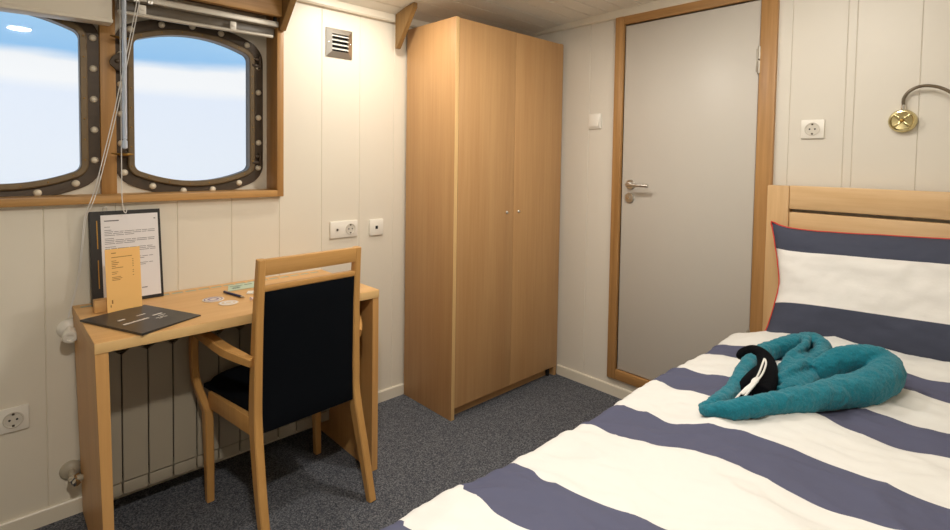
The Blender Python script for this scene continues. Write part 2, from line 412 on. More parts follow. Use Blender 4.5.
# ------------------------------------------------------------------ window recess, casing and portholes
t3 = struct('trim_3', label='oak casing around the two portholes', loc=(-2.18, 0, 1.10))
bm = new(); box(bm, WX0, WX1, -.03, .10, 1.1085, 1.137, .003); obj('sill', bm, M_oak_x, t3)
bm = new(); box(bm, WX1 - .003, -1.537, -.030, .10, 1.1085, 1.95, .003); obj('casing_board', bm, M_oak_z, t3)
bm = new(); box(bm, WX0 - .027, WX0 + .003, -.030, .10, 1.1085, 1.95, .003); obj('casing_board', bm, M_oak_z, t3)
bm = new(); box(bm, -2.192, -2.1435, .058, .10, 1.137, 1.93, .002); obj('mullion', bm, M_oak_z, t3)
bm = new(); box(bm, WX0, WX1, -.075, -.045, 1.885, 2.03, .003); obj('pelmet_board', bm, M_oak_x, t3)
bm = new(); box(bm, WX0, WX1, -.045, .10, 1.915, 1.93, .001); obj('head_board', bm, mat('shade_toned_board', (112, 84, 56), .6), t3)  # board colour darkened to carry the shade between pelmet and blind rail

def outline(cx, cz, d, a=.2185, b=.297, sag=.038, r=.032, n=14, m=6):
    """porthole outline at offset d from the clear opening: straight sides, bowed top and bottom, round corners; (x,z) list"""
    a0, b0 = a - r, b - r; k = sag / (a0 * a0); R = r + d; out = []
    def arc_pt(x, s): return (x, s * (b0 - k * x * x), 2 * k * x, s)
    zt = b0 - sag
    pts = []
    for i in range(9): pts.append((a0, -zt + 2 * zt * i / 8, 0.0))                      # right side going up
    th0 = math.atan2(1, 2 * k * a0)
    for i in range(1, m): pts.append((a0, zt, th0 * i / m))
    for i in range(n + 1):
        x = a0 - 2 * a0 * i / n; pts.append((x, b0 - k * x * x, math.atan2(1, 2 * k * x)))
    for i in range(1, m): pts.append((-a0, zt, (math.pi - th0) + th0 * i / m))
    for i in range(9): pts.append((-a0, zt - 2 * zt * i / 8, math.pi))
    for i in range(1, m): pts.append((-a0, -zt, math.pi + th0 * i / m))
    for i in range(n + 1):
        x = -a0 + 2 * a0 * i / n; pts.append((x, -(b0 - k * x * x), math.atan2(-1, 2 * k * x) % (2 * math.pi)))
    for i in range(1, m): pts.append((a0, -zt, 2 * math.pi - th0 + th0 * i / m))
    return [(cx + x + R * math.cos(t), cz + z + R * math.sin(t)) for x, z, t in pts]
def ring(bm, cx, cz, prof):
    """closed band: prof = list of (offset, y)"""
    rows = [[bm.verts.new((x, y, z)) for x, z in outline(cx, cz, d)] for d, y in prof]
    n = len(rows[0])
    for j in range(len(rows)):
        A, B = rows[j], rows[(j + 1) % len(rows)]
        for i in range(n): bm.faces.new((A[i], A[(i + 1) % n], B[(i + 1) % n], B[i]))
def along(cx, cz, d, count, phase=0.0):
    o = outline(cx, cz, d); L = [0]
    for p, q in zip(o, o[1:] + o[:1]): L.append(L[-1] + math.dist(p, q))
    out = []
    for i in range(count):
        s = ((i + phase) / count % 1) * L[-1]
        j = max(q for q in range(len(o)) if L[q] <= s); t = (s - L[j]) / max(1e-9, L[j + 1] - L[j])
        p, q = o[j], o[(j + 1) % len(o)]; out.append((p[0] + (q[0] - p[0]) * t, p[1] + (q[1] - p[1]) * t))
    return out
CZ = 1.476
def back_panel(name, x0, x1, cx):
    """recess back board with the porthole opening cut out"""
    bm = new(); o = outline(cx, CZ, .03); n = len(o); z0, z1 = 1.137, 1.915
    def outer(p):
        dx, dz = p[0] - cx, p[1] - CZ
        hx, hzp, hzn = (x1 - cx if dx > 0 else cx - x0), z1 - CZ, CZ - z0
        s = min((hx / abs(dx)) if abs(dx) > 1e-6 else 1e9, ((hzp if dz > 0 else hzn) / abs(dz)) if abs(dz) > 1e-6 else 1e9)
        return (cx + dx * s, CZ + dz * s)
    O = [outer(p) for p in o]
    for c in ((x0, z0), (x0, z1), (x1, z0), (x1, z1)):
        i = min(range(n), key=lambda i: math.dist(O[i], c)); O[i] = c
    A = [bm.verts.new((x, .088, z)) for x, z in o]; B = [bm.verts.new((x, .088, z)) for x, z in O]
    A2 = [bm.verts.new((x, .13, z)) for x, z in o]; B2 = [bm.verts.new((x, .13, z)) for x, z in O]
    for i in range(n):
        k = (i + 1) % n
        bm.faces.new((A[i], A[k], B[k], B[i])); bm.faces.new((A2[i], A2[k], B2[k], B2[i]))
        bm.faces.new((A[i], A[k], A2[k], A2[i])); bm.faces.new((B[i], B[k], B2[k], B2[i]))
    bmesh.ops.remove_doubles(bm, verts=bm.verts, dist=1e-6)
    return obj(name, bm, M_wall, t3, smooth=False)
for wi, cx in ((1, -2.468), (2, -1.866)):
    w = struct('window_%d' % wi, label=('bronze framed porthole at the photo edge' if wi == 1 else 'bronze framed porthole nearer the wardrobe'), loc=(cx, .08, CZ))
    back_panel('back_board', WX0 if wi == 1 else -2.168, -2.168 if wi == 1 else WX1, cx)
    bm = new(); ring(bm, cx, CZ, [(.0, .12), (.0, .085), (.018, .081), (.060, .079), (.0615, .081), (.0615, .088), (.03, .12)]); obj('window_frame', bm, M_bronze, w, ang=30)
    bm = new(); ring(bm, cx, CZ, [(.0, .10), (-.001, .070), (.001, .0665), (.017, .0655), (.021, .068), (.022, .084)]); obj('inner_ring', bm, M_ring, w, ang=30)
    bm = new(); o_ = outline(cx, CZ, .004); f = bm.faces.new([bm.verts.new((x, .098, z)) for x, z in o_]); r = bmesh.ops.extrude_face_region(bm, geom=[f])
    bmesh.ops.translate(bm, vec=(0, .006, 0), verts=[v for v in r['geom'] if isinstance(v, bmesh.types.BMVert)]); obj('window_pane', bm, M_glass, w, smooth=False)
    for x, z in along(cx, CZ, .0405, 19, 1.12 if wi == 1 else .86):
        bm = new(); dome(bm, (x, .0805, z), (0, -1, 0), .0125, .011); obj('rivet', bm, M_rivet, w)
    for x, z in along(cx, CZ, .0105, 26, .2):
        bm = new(); dome(bm, (x, .0662, z), (0, -1, 0), .0032, .0022, 8); obj('screw', bm, M_aged, w)
    for z in ((1.70, 1.27) if wi == 2 else ()):
        bm = new(); cyl(bm, (cx + .262, .068, z - .028), (cx + .262, .068, z + .028), .0075, n=12)
        cyl(bm, (cx + .262, .068, z - .004), (cx + .262, .068, z + .004), .0095, n=12)
        box(bm, cx + .228, cx + .262, .064, .080, z - .02, z - .008, .002); box(bm, cx + .240, cx + .266, .064, .080, z + .008, z + .02, .002)
        obj('hinge', bm, M_bronze, w)
    for z in ((1.715, 1.285) if wi == 2 else ()):
        bm = new(); x = cx - .253
        lathe(bm, (x, .079, z), (0, -1, 0), [(.016, 0), (.016, .006), (.011, .008), (.008, .012), (.008, .060), (.0, .062)], 16)
        dg = obj('dog_bolt', bm, M_bronze, w)
        bm = new(); tube(bm, [(x - .046, .020, z + .004, .004), (x - .022, .022, z + .001, .0085), (x, .026, z, .012), (x + .014, .025, z + .001, .007), (x + .024, .024, z + .002, .003)], None, 10, 6, .6); obj('wing_nut', bm, M_aged, dg)
    if wi == 1: continue
    bm = new(); x = cx - .282
    prism(bm, [(x + .028, 1.595), (x + .004, 1.60), (x - .014, 1.618), (x - .016, 1.63), (x - .008, 1.648), (x + .012, 1.664), (x + .028, 1.668)], 'y', .040, .078, .003)
    dome(bm, (x + .006, .040, 1.632), (0, -1, 0), .008, .006); obj('hinge_lug', bm, M_bronze, w)

# ------------------------------------------------------------------ wooden knees under the ceiling
def knee(xa, xb, y1, z0, lip, label):
    bm = new()
    zt = ceil_z(y1) - .002
    prism(bm, [(-.03, z0), (-.045, z0), (y1, zt - lip), (y1, zt), (-.12, ceil_z(-.12) - .002), (-.03, ceil_z(-.03) - .002)], 'x', xa, xb, .002)
    return tag(obj('wooden_bracket', bm, M_knee, smooth=False), label, 'bracket', 'brackets under the ceiling')
knee(-.948, -.922, -.185, 1.850, .022, 'triangular wooden bracket beside the top of the wardrobe')
knee(-1.562, -1.534, -.24, 1.835, .03, 'triangular wooden bracket at the end of the blind, above the casing')

# ------------------------------------------------------------------ blinds
b1 = thing('window_blind', (-2.47, -.02, 1.745), 'cream blind drawn up over the porthole at the photo edge', 'blind', 'blinds over the portholes')
bm = new(); hexa(bm, [(-2.78, -.045, 1.748), (-2.168, -.045, 1.762), (-2.168, .022, 1.762), (-2.78, .022, 1.748), (-2.78, -.045, 1.882), (-2.168, -.045, 1.882), (-2.168, .022, 1.882), (-2.78, .022, 1.882)], .003); obj('cassette', bm, M_blind, b1)
bm = new(); hexa(bm, [(-2.78, -.050, 1.738), (-2.166, -.050, 1.750), (-2.166, .020, 1.750), (-2.78, .020, 1.738), (-2.78, -.050, 1.752), (-2.166, -.050, 1.764), (-2.166, .020, 1.764), (-2.78, .020, 1.752)], .003); obj('bottom_rail', bm, M_blind, b1)
b2 = thing('window_blind', (-1.86, -.02, 1.79), 'open blind with two pale rails above the porthole nearer the wardrobe', 'blind', 'blinds over the portholes')
bm = new(); box(bm, -2.152, -1.5645, -.042, .008, 1.846, 1.869, .003); obj('head_rail', bm, M_blind_al, b2)
bm = new(); tube(bm, [(-2.150, -.036, 1.797), (-1.86, -.036, 1.798), (-1.590, -.036, 1.802)], .0075, 12, 4); 
obj('bottom_rail', bm, M_blind_al, b2)
bm = new(); box(bm, -2.148, -1.572, -.012, -.004, 1.807, 1.846, .001); obj('gap_strip', bm, mat('dark_gap_fill', (96, 86, 72), .35), b2)  # dark strip added to fill the open gap between the two rails
for x in (-2.075, -1.755):
    bm = new(); box(bm, x - .012, x + .012, -.046, -.034, 1.800, 1.834, .003); box(bm, x - .007, x + .007, -.049, -.044, 1.812, 1.822, .002); obj('clip', bm, M_white, b2)
bm = new(); box(bm, -1.586, -1.574, -.046, -.03, 1.868, 1.888, .002); obj('end_bracket', bm, M_dark, b2)
for x in (-2.145, -2.105, -2.06): bx('cord_lock', M_steel, b2, x, x + .016, -.055, -.04, 1.838, 1.86, .003)
bm = new(); cyl(bm, (-2.135, -.058, 1.845), (-2.137, -.058, 1.34), .0075, n=12); wd = obj('tilt_wand', bm, M_wand, b2)
bm = new(); lathe(bm, (-2.137, -.058, 1.305), (0, 0, 1), [(.003, 0), (.0085, .004), (.0085, .028), (.004, .036)], 12); obj('wand_tip', bm, M_wand, wd)
bm = new()
tube(bm, [(-2.146, -.052, 1.84), (-2.146, -.050, 1.5), (-2.146, -.046, 1.16), (-2.146, -.052, 1.12), (-2.142, -.044, 1.085), (-2.134, -.040, 1.072), (-2.130, -.042, 1.09)], .0016, 6, 6)
obj('pull_cord', bm, M_cord, b2)
bm = new()
for o_ in (0, .008):
    tube(bm, [(-2.098 + o_, -.060, 1.84), (-2.102 + o_, -.060, 1.80), (-2.163 + o_, -.056, 1.461), (-2.211 + o_, -.052, 1.23), (-2.233 + o_, -.048, 1.138), (-2.246 + o_, -.044, 1.097), (-2.257 + o_ * .5, -.034, 1.047), (-2.274 + o_ * .5, -.016, .859), (-2.3045 + o_ * .3, -.0135, .71)], .0017, 6, 8)
obj('loop_cord', bm, M_cord, b2)

# ------------------------------------------------------------------ wall fittings
M_louvre = mat('bright_louvre', (226, 224, 216), .45, .2)
g = thing('air_vent', (-1.253, 0, 1.764), 'square steel air vent high on the porthole wall', 'vent')
vx0, vx1, vz0, vz1 = -1.322, -1.184, 1.764, 1.899
bm = new()
O = [(vx0, vz0), (vx1, vz0), (vx1, vz1), (vx0, vz1)]; I = [(vx0 + .026, vz0 + .026), (vx1 - .026, vz0 + .026), (vx1 - .026, vz1 - .026), (vx0 + .026, vz1 - .026)]
P = [[bm.verts.new((x, y, z)) for x, z in L] for L, y in ((O, -.0005), (O, -.006), (I, -.016), (I, -.0005))]
for j in range(4):
    for i in range(4): bm.faces.new((P[j][i], P[j][(i + 1) % 4], P[(j + 1) % 4][(i + 1) % 4], P[(j + 1) % 4][i]))
obj('vent_frame', bm, M_steel, g, smooth=False)
bm = new(); box(bm, vx0 + .02, vx1 - .02, -.002, -.0006, vz0 + .02, vz1 - .02); obj('vent_backing', bm, M_dark, g, smooth=False)
for i in range(4):
    z = vz0 + .034 + i * .0205
    bm = new(); hexa(bm, [(vx0 + .024, -.018, z), (vx1 - .024, -.018, z), (vx1 - .024, -.003, z + .009), (vx0 + .024, -.003, z + .009), (vx0 + .024, -.018, z + .002), (vx1 - .024, -.018, z + .002), (vx1 - .024, -.003, z + .011), (vx0 + .024, -.003, z + .011)]); obj('louvre', bm, M_louvre, g, smooth=False)
for x in (vx0 + .012, vx1 - .012):
    bm = new(); dome(bm, (x, -.0105, (vz0 + vz1) / 2), (0, -1, 0), .0042, .003, 10); obj('screw', bm, M_chrome, g)

def frame_on(wall, c):
    """local axes on a wall: u right, n out of wall"""
    if wall == 'left': return lambda u, n, w: (c[0] + u, c[1] - n, c[2] + w)
    return lambda u, n, w: (c[0] - n, c[1] - u, c[2] + w)
def rbox(bm, F, u0, u1, n0, n1, w0, w1, bev=.002):
    p = [F(u0, n0, w0), F(u1, n1, w1)]
    box(bm, min(p[0][0], p[1][0]), max(p[0][0], p[1][0]), min(p[0][1], p[1][1]), max(p[0][1], p[1][1]), w0 + (F(0, 0, 0)[2]), w1 + F(0, 0, 0)[2], bev)
def socket(name, wall, c, label, wdt, hgt, gangs, cat='socket', group=None):
    """gangs: list of (u, kind)"""
    F = frame_on(wall, c); nrm = Vector(F(0, 1, 0)) - Vector(F(0, 0, 0))
    t = thing(name, c, label, cat, group)
    bm = new(); rbox(bm, F, -wdt / 2, wdt / 2, .0003, .010, -hgt / 2, hgt / 2, .0035); obj('cover_plate', bm, M_white, t)
    for u, kind in gangs:
        if kind == 'schuko':
            bm = new(); lathe(bm, F(u, .0095, 0), nrm, [(.0265, 0), (.0275, .003), (.0245, .0038), (.022, .0012), (.0, .001)], 28); so = obj('socket_well', bm, mat('socket_white', (214, 208, 196), .35), t)
            for du in (-.0095, .0095):
                bm = new(); lathe(bm, F(u + du, .0105, 0), nrm, [(.0034, 0), (.0034, .0008), (0, .0008)], 10); obj('pin_hole', bm, M_dark, so)
            for dw in (-.0195, .0195):
                bm = new(); rbox(bm, F, u - .0035, u + .0035, .0105, .0135, dw - .0035, dw + .0035, .0008); obj('earth_clip', bm, mat('earth_clip_metal', (96, 88, 76), .35, .8), so)
        elif kind == 'jack':
            bm = new(); lathe(bm, F(u, .0095, 0), nrm, [(.0075, 0), (.0075, .0016), (.0055, .0018), (0, .0018)], 16); j = obj('outlet_ring', bm, M_steel, t)
            bm = new(); lathe(bm, F(u, .0111, 0), nrm, [(.0045, 0), (.0045, .0006), (0, .0006)], 12); obj('outlet_hole', bm, M_dark, j)
        elif kind == 'square':
            bm = new(); rbox(bm, F, u - .0075, u + .0075, .0095, .0108, -.008, .008, .0006); obj('outlet_opening', bm, M_dark, t)
        elif kind == 'rocker':
            bm = new(); a = .031
            pts = [F(*q) for q in ((-a, .009, -a), (a, .009, -a), (a, .009, a), (-a, .009, a), (-a, .0165, -a), (a, .0165, -a), (a, .012, a), (-a, .012, a))]
            hexa(bm, pts, .0015); obj('rocker', bm, M_white, t)
    return t
socket('wall_socket', 'left', (-2.479, 0, .398), 'white single socket low on the wall below the porthole', .135, .082, [(.027, 'schuko')], group='white wall sockets')
socket('wall_socket', 'left', (-1.224, 0, .933), 'white double outlet plate above the right end of the desk', .150, .082, [(-.038, 'jack'), (.034, 'schuko')], group='white wall sockets')
socket('aerial_outlet', 'left', (-1.038, 0, .928), 'small white single outlet with square hole next to the wardrobe', .083, .083, [(0, 'square')], 'outlet')
socket('wall_socket', 'far', (0, -1.672, 1.431), 'white single socket on the wall above the headboard', .084, .078, [(0, 'schuko')], group='white wall sockets')
socket('light_switch', 'far', (0, -.622, 1.507), 'white rocker light switch between wardrobe and door', .082, .084, [(0, 'rocker')], 'switch')

# ------------------------------------------------------------------ wardrobe
wx0, wx1, wy, wh = -.8594, -.02, -.4044, 1.9647
w = thing('wardrobe', ((wx0 + wx1) / 2, wy / 2, 0), 'tall beech two-door wardrobe in the corner beside the door', 'wardrobe')
bx('side_panel', M_ward, w, wx0, wx0 + .022, wy, -.014, 0, wh, .001)
bx('edge_band', M_edge, w, wx0 + .0005, wx0 + .0215, wy - .0012, wy - .0002, .001, wh - .001, .0004)
bx('side_panel', M_ward, w, wx1 - .022, wx1, wy + .002, -.014, 0, wh, .001)
bx('top_panel', M_ward, w, wx0 + .022, wx1 - .022, wy + .022, -.014, wh - .022, wh - .001, .001)
bx('back_panel', M_ward, w, wx0 + .022, wx1 - .022, -.02, -.014, .06, wh - .022, .0005)
bx('plinth', M_ward, w, wx0 + .022, wx1 - .022, wy + .035, wy + .05, 0.002, .054, .0005)
xm = -.432
for a, b, s in ((wx0 + .0235, xm - .0012, 1), (xm + .0012, wx1 + .001, -1)):
    dr = bx('door', M_ward, w, a, b, wy - .0005, wy + .018, .056, wh - .003, .001)
    kx = xm - .05 if s == 1 else xm + .044
    bm = new(); lathe(bm, (kx, wy - .0005, 1.005), (0, -1, 0), [(.0085, 0), (.0085, .002), (.006, .0045), (.005, .007), (.0, .0075)], 16); obj('lock', bm, M_steel, dr)
for x in (wx1 - .05,):
    bm = new(); cyl(bm, (x, wy + .03, 0.001), (x, wy + .03, .05), .012, n=12); obj('foot', bm, M_dark, w)

# ------------------------------------------------------------------ radiator under the desk
r = thing('radiator', (-1.85, -.1, 0), 'cream sectional radiator on the wall beneath the desk', 'radiator')
x = -2.250; i = 0
while x < -1.42:
    bm = new(); a, b = x + .0022, x + .0778; m_ = (a + b) / 2
    prism(bm, [(a, .132), (b, .132), (b, .588), (m_ + .012, .606), (m_ - .012, .606), (a, .588)], 'y', -.150, -.135, .002)
    box(bm, m_ - .012, m_ + .012, -.136, -.062, .12, .60, .003)
    sec = obj('radiator_section', bm, M_rad, r)
    bm = new(); box(bm, a, b, -.146, -.07, .082, .127, .004); obj('section_foot', bm, M_rad, sec)
    x += .080; i += 1
bm = new(); box(bm, -2.245, -1.415, -.128, -.122, .15, .585, .001); obj('gap_shade_sheet', bm, mat('painted_gap_shade', (60, 54, 46), .6), r)  # dark sheet added; its colour stands in for shade between the sections
bm = new(); cyl(bm, (-2.25, -.1, .565), (-1.415, -.1, .565), .018, n=16); obj('header_pipe', bm, M_rad, r)
bm = new(); cyl(bm, (-2.25, -.1, .155), (-1.415, -.1, .155), .018, n=16); obj('header_pipe', bm, M_rad, r)
for x in (-2.1, -1.6):
    bm = new(); box(bm, x - .015, x + .015, -.07, -.0005, .50, .53, .002); obj('wall_bracket', bm, M_rad, r)
# valves where the pipes come out of the wall beside the desk
for z, big in ((.668, True), (.158, False)):
    bm = new(); lathe(bm, (-2.301, -.0005, z + .004), (0, -1, 0), [(.034, 0), (.032, .006), (.02, .016), (.011, .018), (.010, .06), (0, .061)], 24)
    cyl(bm, (-2.312, -.055, z), (-2.246, -.085, z - .0), .010, n=14)
    v = obj('valve', bm, M_white if big else M_rad, r)
    if big:
        bm = new(); lathe(bm, (-2.300, -.05, z), (-.15, -1, -.12), [(.014, 0), (.022, .004), (.0225, .036), (.019, .042), (.011, .043), (.010, .039), (0, .039)], 24); obj('valve_head', bm, M_white, v)
    else:
        bm = new(); lathe(bm, (-2.296, -.05, z), (.1, -1, -.35), [(.015, 0), (.017, .003), (.017, .02), (.012, .022), (.012, .034), (.0, .035)], 6); obj('valve_nut', bm, M_chrome, v)

# ------------------------------------------------------------------ desk
KX0, KX1, KY, KH = -2.2904, -1.3416, -.5001, .75
k = thing('desk', ((KX0 + KX1) / 2, -.25, 0), 'beech desk with panel legs standing over the radiator', 'desk')
bm = new(); box(bm, KX0, KX1, KY, -.050, KH - .032, KH, .0015); box(bm, KX0, KX1, -.028, -.002, KH - .032, KH, .0015)
x = KX0 + .0195; slots = []
box(bm, KX0, x, -.050, -.028, KH - .0315, KH - .0003)
while x + .0475 < KX1:
    slots.append(x); box(bm, x + .0385, min(x + .0475, KX1), -.050, -.028, KH - .0315, KH - .0003); x += .0475
box(bm, x, KX1, -.050, -.028, KH - .0315, KH - .0003)
obj('desktop', bm, M_beech_x, k, smooth=False)
bm = new(); box(bm, KX0 + .018, KX1 - .018, -.0502, -.0278, KH - .024, KH - .0012); obj('vent_strip', bm, mat('grey_green_fill', (168, 172, 152), .6), k, smooth=False)  # pale strip added inside the slots, which would otherwise look dark
bx('edge_band', M_edge, k, KX0 + .001, KX1 - .001, KY - .0008, KY - .0001, KH - .031, KH - .001, .0003)
bm = new(); hexa(bm, [(KX0 + .020, KY + .002, 0), (KX0 + .045, KY + .002, 0), (KX0 + .045, -.014, 0), (KX0 + .020, -.014, 0), (KX0 + .001, KY + .002, KH - .032), (KX0 + .034, KY + .002, KH - .032), (KX0 + .034, -.014, KH - .032), (KX0 + .001, -.014, KH - .032)], .001); obj('leg', bm, M_beech_z, k, smooth=False)
bm = new(); box(bm, KX1 - .029, KX1 - .001, KY + .002, -.014, 0, KH - .032, .001); obj('leg', bm, M_beech_z, k, smooth=False)

# ------------------------------------------------------------------ chair
ch = thing('armchair', (-1.674, -.5594, 0), 'beech armchair with navy seat and back, pulled up to the desk', 'chair', rz=math.radians(3.25))
def cp(name, bm, m, parent=ch): return obj(name, bm, m, parent, world=False)
for s in (-1, 1):
    bm = new(); sweep_rect(bm, [(s * .201, -.101, 0, .028, .030), (s * .199, -.052, .17, .030, .038), (s * .1915, 0.0, .38, .030, .046), (s * .1905, .004, .50, .029, .044), (s * .187, -.004, .74, .027, .036), (s * .184, -.022, .950, .026, .028)], 0, 0, 8, .004)
    cp('leg', bm, M_chair)
    bm = new(); sweep_rect(bm, [(s * .222, .325, 0, .026, .028), (s * .222, .332, .18, .029, .034), (s * .224, .340, .35, .030, .042)], 0, 0, 6, .004)
    cp('leg', bm, M_chair)
    bm = new(); sweep_rect(bm, [(s * .226, .336, .335, .024, .040), (s * .240, .352, .39, .025, .040), (s * .258, .356, .46, .025, .034), (s * .268, .346, .545, .025, .032), (s * .272, .332, .62, .026, .034), (s * .270, .320, .652, .026, .036)], 0, 0, 6, .004)
    cp('arm_support', bm, M_chair)
    bm = new(); sweep_rect(bm, [(s * .206, -.004, .612, .022, .032), (s * .232, .040, .626, .030, .034), (s * .255, .095, .640, .036, .034), (s * .266, .18, .652, .038, .032), (s * .271, .27, .657, .036, .028), (s * .272, .345, .654, .030, .026)], 0, 0, 6, .004)
    cp('armrest', bm, M_chair_x)
    bm = new(); hexa(bm, [(s * .190 - .011, .01, .355), (s * .190 + .011, .01, .355), (s * .214 + .011, .33, .352), (s * .214 - .011, .33, .352), (s * .190 - .011, .01, .415), (s * .190 + .011, .01, .415), (s * .214 + .011, .33, .412), (s * .214 - .011, .33, .412)], .002); cp('side_rail', bm, M_chair)
bm = new(); box(bm, -.212, .212, .322, .344, .355, .412, .002); cp('front_rail', bm, M_chair_x)
bm = new(); box(bm, -.184, .184, -.002, .016, .384, .422, .002); cp('rear_rail', bm, M_chair_x)
def backpt(z):  # y of the back posts' centre at height z
    t = [(.38, 0), (.50, .004), (.74, -.004), (.950, -.022)]
    for (a, ya), (b, yb) in zip(t, t[1:]):
        if z <= b: return ya + (yb - ya) * (z - a) / (b - a)
    return -.022
def halfw(z): return .1915 - (z - .38) / .57 * .0075
for n, z0, z1 in (('top_rail', .896, .950), ('back_rail', .842, .862)):
    bm = new(); a, b = halfw(z0) - .0, halfw(z1) - .0; y0, y1 = backpt(z0), backpt(z1)
    hexa(bm, [(-a, y0 - .013, z0), (a, y0 - .013, z0), (a, y0 + .011, z0), (-a, y0 + .011, z0), (-b, y1 - .013, z1), (b, y1 - .013, z1), (b, y1 + .011, z1), (-b, y1 + .011, z1)], .003); cp(n, bm, M_chair_x)
bm = new(); rows = []                      # upholstered back between the posts
zs = [.366 + (.842 - .366) * i / 14 for i in range(15)]
for z in zs:
    y = backpt(max(z, .38)); hw = halfw(z) - .0135; row = []
    edge = min(1, (z - .360) / .03, (.848 - z) / .02)
    sec = []
    for u in (-1, -.97, -.85, -.5, 0, .5, .85, .97, 1): sec.append((u * hw, y - .012 - .012 * edge * (1 - abs(u) ** 6)))
    for u in (1, .97, .85, .5, 0, -.5, -.85, -.97, -1): sec.append((u * hw, y + .012 + .022 * edge * (1 - abs(u) ** 6)))
    rows.append([bm.verts.new((a, b, z)) for a, b in sec])
for p, q in zip(rows, rows[1:]):
    n = len(p)
    for i in range(n): bm.faces.new((p[i], p[(i + 1) % n], q[(i + 1) % n], q[i]))
bm.faces.new(rows[0][::-1]); bm.faces.new(rows[-1]); cp('backrest', bm, M_navy)
bm = new(); N = 16; top = []               # padded seat, wider at the front
def seat_w(t): return .178 + .042 * t
grid = []
for j in range(N + 1):
    t = j / N; row = []
    for i in range(N + 1):
        u = -1 + 2 * i / N
        e_ = (1 - abs(u) ** 5) * (1 - abs(2 * t - 1) ** 5)
        row.append((u * seat_w(t), -.0 + .405 * t - .018 * (u * u) * t, .424 + .054 * e_ ** .6))
    grid.append(row)
V = [[bm.verts.new(p) for p in row] for row in grid]
B = [[bm.verts.new((p[0], p[1], .410)) for p in row] for row in grid]
for j in range(N):
    for i in range(N):
        bm.faces.new((V[j][i], V[j][i + 1], V[j + 1][i + 1], V[j + 1][i])); bm.faces.new((B[j][i], B[j + 1][i], B[j + 1][i + 1], B[j][i + 1]))
for i in range(N):
    bm.faces.new((V[0][i], B[0][i], B[0][i + 1], V[0][i + 1])); bm.faces.new((V[N][i], V[N][i + 1], B[N][i + 1], B[N][i]))
    bm.faces.new((V[i][0], V[i + 1][0], B[i + 1][0], B[i][0])); bm.faces.new((V[i][N], B[i][N], B[i + 1][N], V[i + 1][N]))
cp('seat', bm, M_navy)

# ------------------------------------------------------------------ things on the desk
def slab(bm, o, u, v, n, W, H, T, bev=.0):
    """rectangular sheet: origin o (lower-left front), unit u, v, normal n, thickness back along -n"""
    o, u, v, n = map(Vector, (o, u, v, n))
    pts = [o - n * T, o + u * W - n * T, o + u * W, o, o + v * H - n * T, o + u * W + v * H - n * T, o + u * W + v * H, o + v * H]
    hexa(bm, pts, bev)
def world_base(o):
    b = Vector((0, 0, 0))
    while o is not None: b += o.location; o = o.parent
    return b
def print_on(sheet, m, hexes):
    """printed marks become faces of the sheet's own mesh, in a second ink material"""
    base = world_base(sheet); bm = new(); bm.from_mesh(sheet.data); n0 = len(bm.faces)
    for pts in hexes: hexa(bm, [Vector(p) - base for p in pts])
    bm.faces.ensure_lookup_table()
    for f in bm.faces[n0:]: f.material_index = len(sheet.data.materials)
    sheet.data.materials.append(m); bm.to_mesh(sheet.data); bm.free()
def marks(m, sheet, o, u, v, n, rects, lift=.0004, t=.0002):
    o, u, v, n = map(Vector, (o, u, v, n)); hx_ = []
    for a, b, w_, h_ in rects:
        q = o + u * a + v * b + n * lift
        hx_.append([q - n * t, q + u * w_ - n * t, q + u * w_, q, q + v * h_ - n * t, q + u * w_ + v * h_ - n * t, q + u * w_ + v * h_, q + v * h_])
    print_on(sheet, m, hx_)
# display board leaning on the wall
L0 = Vector((-2.240, -.072, KH + .001)); R0 = Vector((-2.0185, -.064, KH + .001))
u = (R0 - L0).normalized(); nn = Vector((u.y, -u.x, 0)).normalized()
v = (Vector((0, 0, 1)) - nn * .14).normalized(); nn = u.cross(v).normalized()
if nn.y > 0: nn = -nn
db = thing('display_board', (L0 + R0) / 2, 'black upright board with a white printed sheet, leaning at the wall', 'document board')
bm = new(); slab(bm, L0, u, v, nn, (R0 - L0).length, .333, .018, .001); obj('board', bm, M_black, db, smooth=False)
bm = new(); slab(bm, L0 + u * .033 + v * .012 + nn * .0008, u, v, nn, .180, .306, .0006); sh = obj('paper_sheet', bm, M_paper, db, smooth=False)
rects = [(.010, .283, .045, .004), (.166, .284, .006, .004)]; random.seed(3)
zz = .262
for para in (1, 4, 4, 5, 3, 3):
    for q in range(para):
        a = .010
        while a < .15:
            ln_ = random.uniform(.012, .035)
            if q == 0 and a > .03: break
            ln_ = min(ln_, .168 - a); rects.append((a, zz, ln_, .0019)); a += ln_ + .003
            if q == para - 1 and a > .1: break
        zz -= .0062
    zz -= .0055
rects.append((.118, .03, .018, .0035))
marks(M_ink, sh, L0 + u * .033 + v * .012 + nn * .0008, u, v, nn, rects)
bm = new()
for z0 in (.06, .20): slab(bm, L0 + u * .020 + v * z0 + nn * .001, u, v, nn, .003, .10, .001)
obj('gilt_line', bm, mat('gilt', (170, 128, 56), .4, .6), db, smooth=False)
bm = new(); q = L0 + u * .055 + v * .333 - nn * .009
tube(bm, [q + Vector((-.012, 0, 0)), q + Vector((-.012, 0, .010)), q + Vector((-.006, 0, .016)), q + Vector((0, 0, .010)), q + Vector((0, 0, -.002))], .0013, 6, 5); obj('wire_hook', bm, M_steel, db)
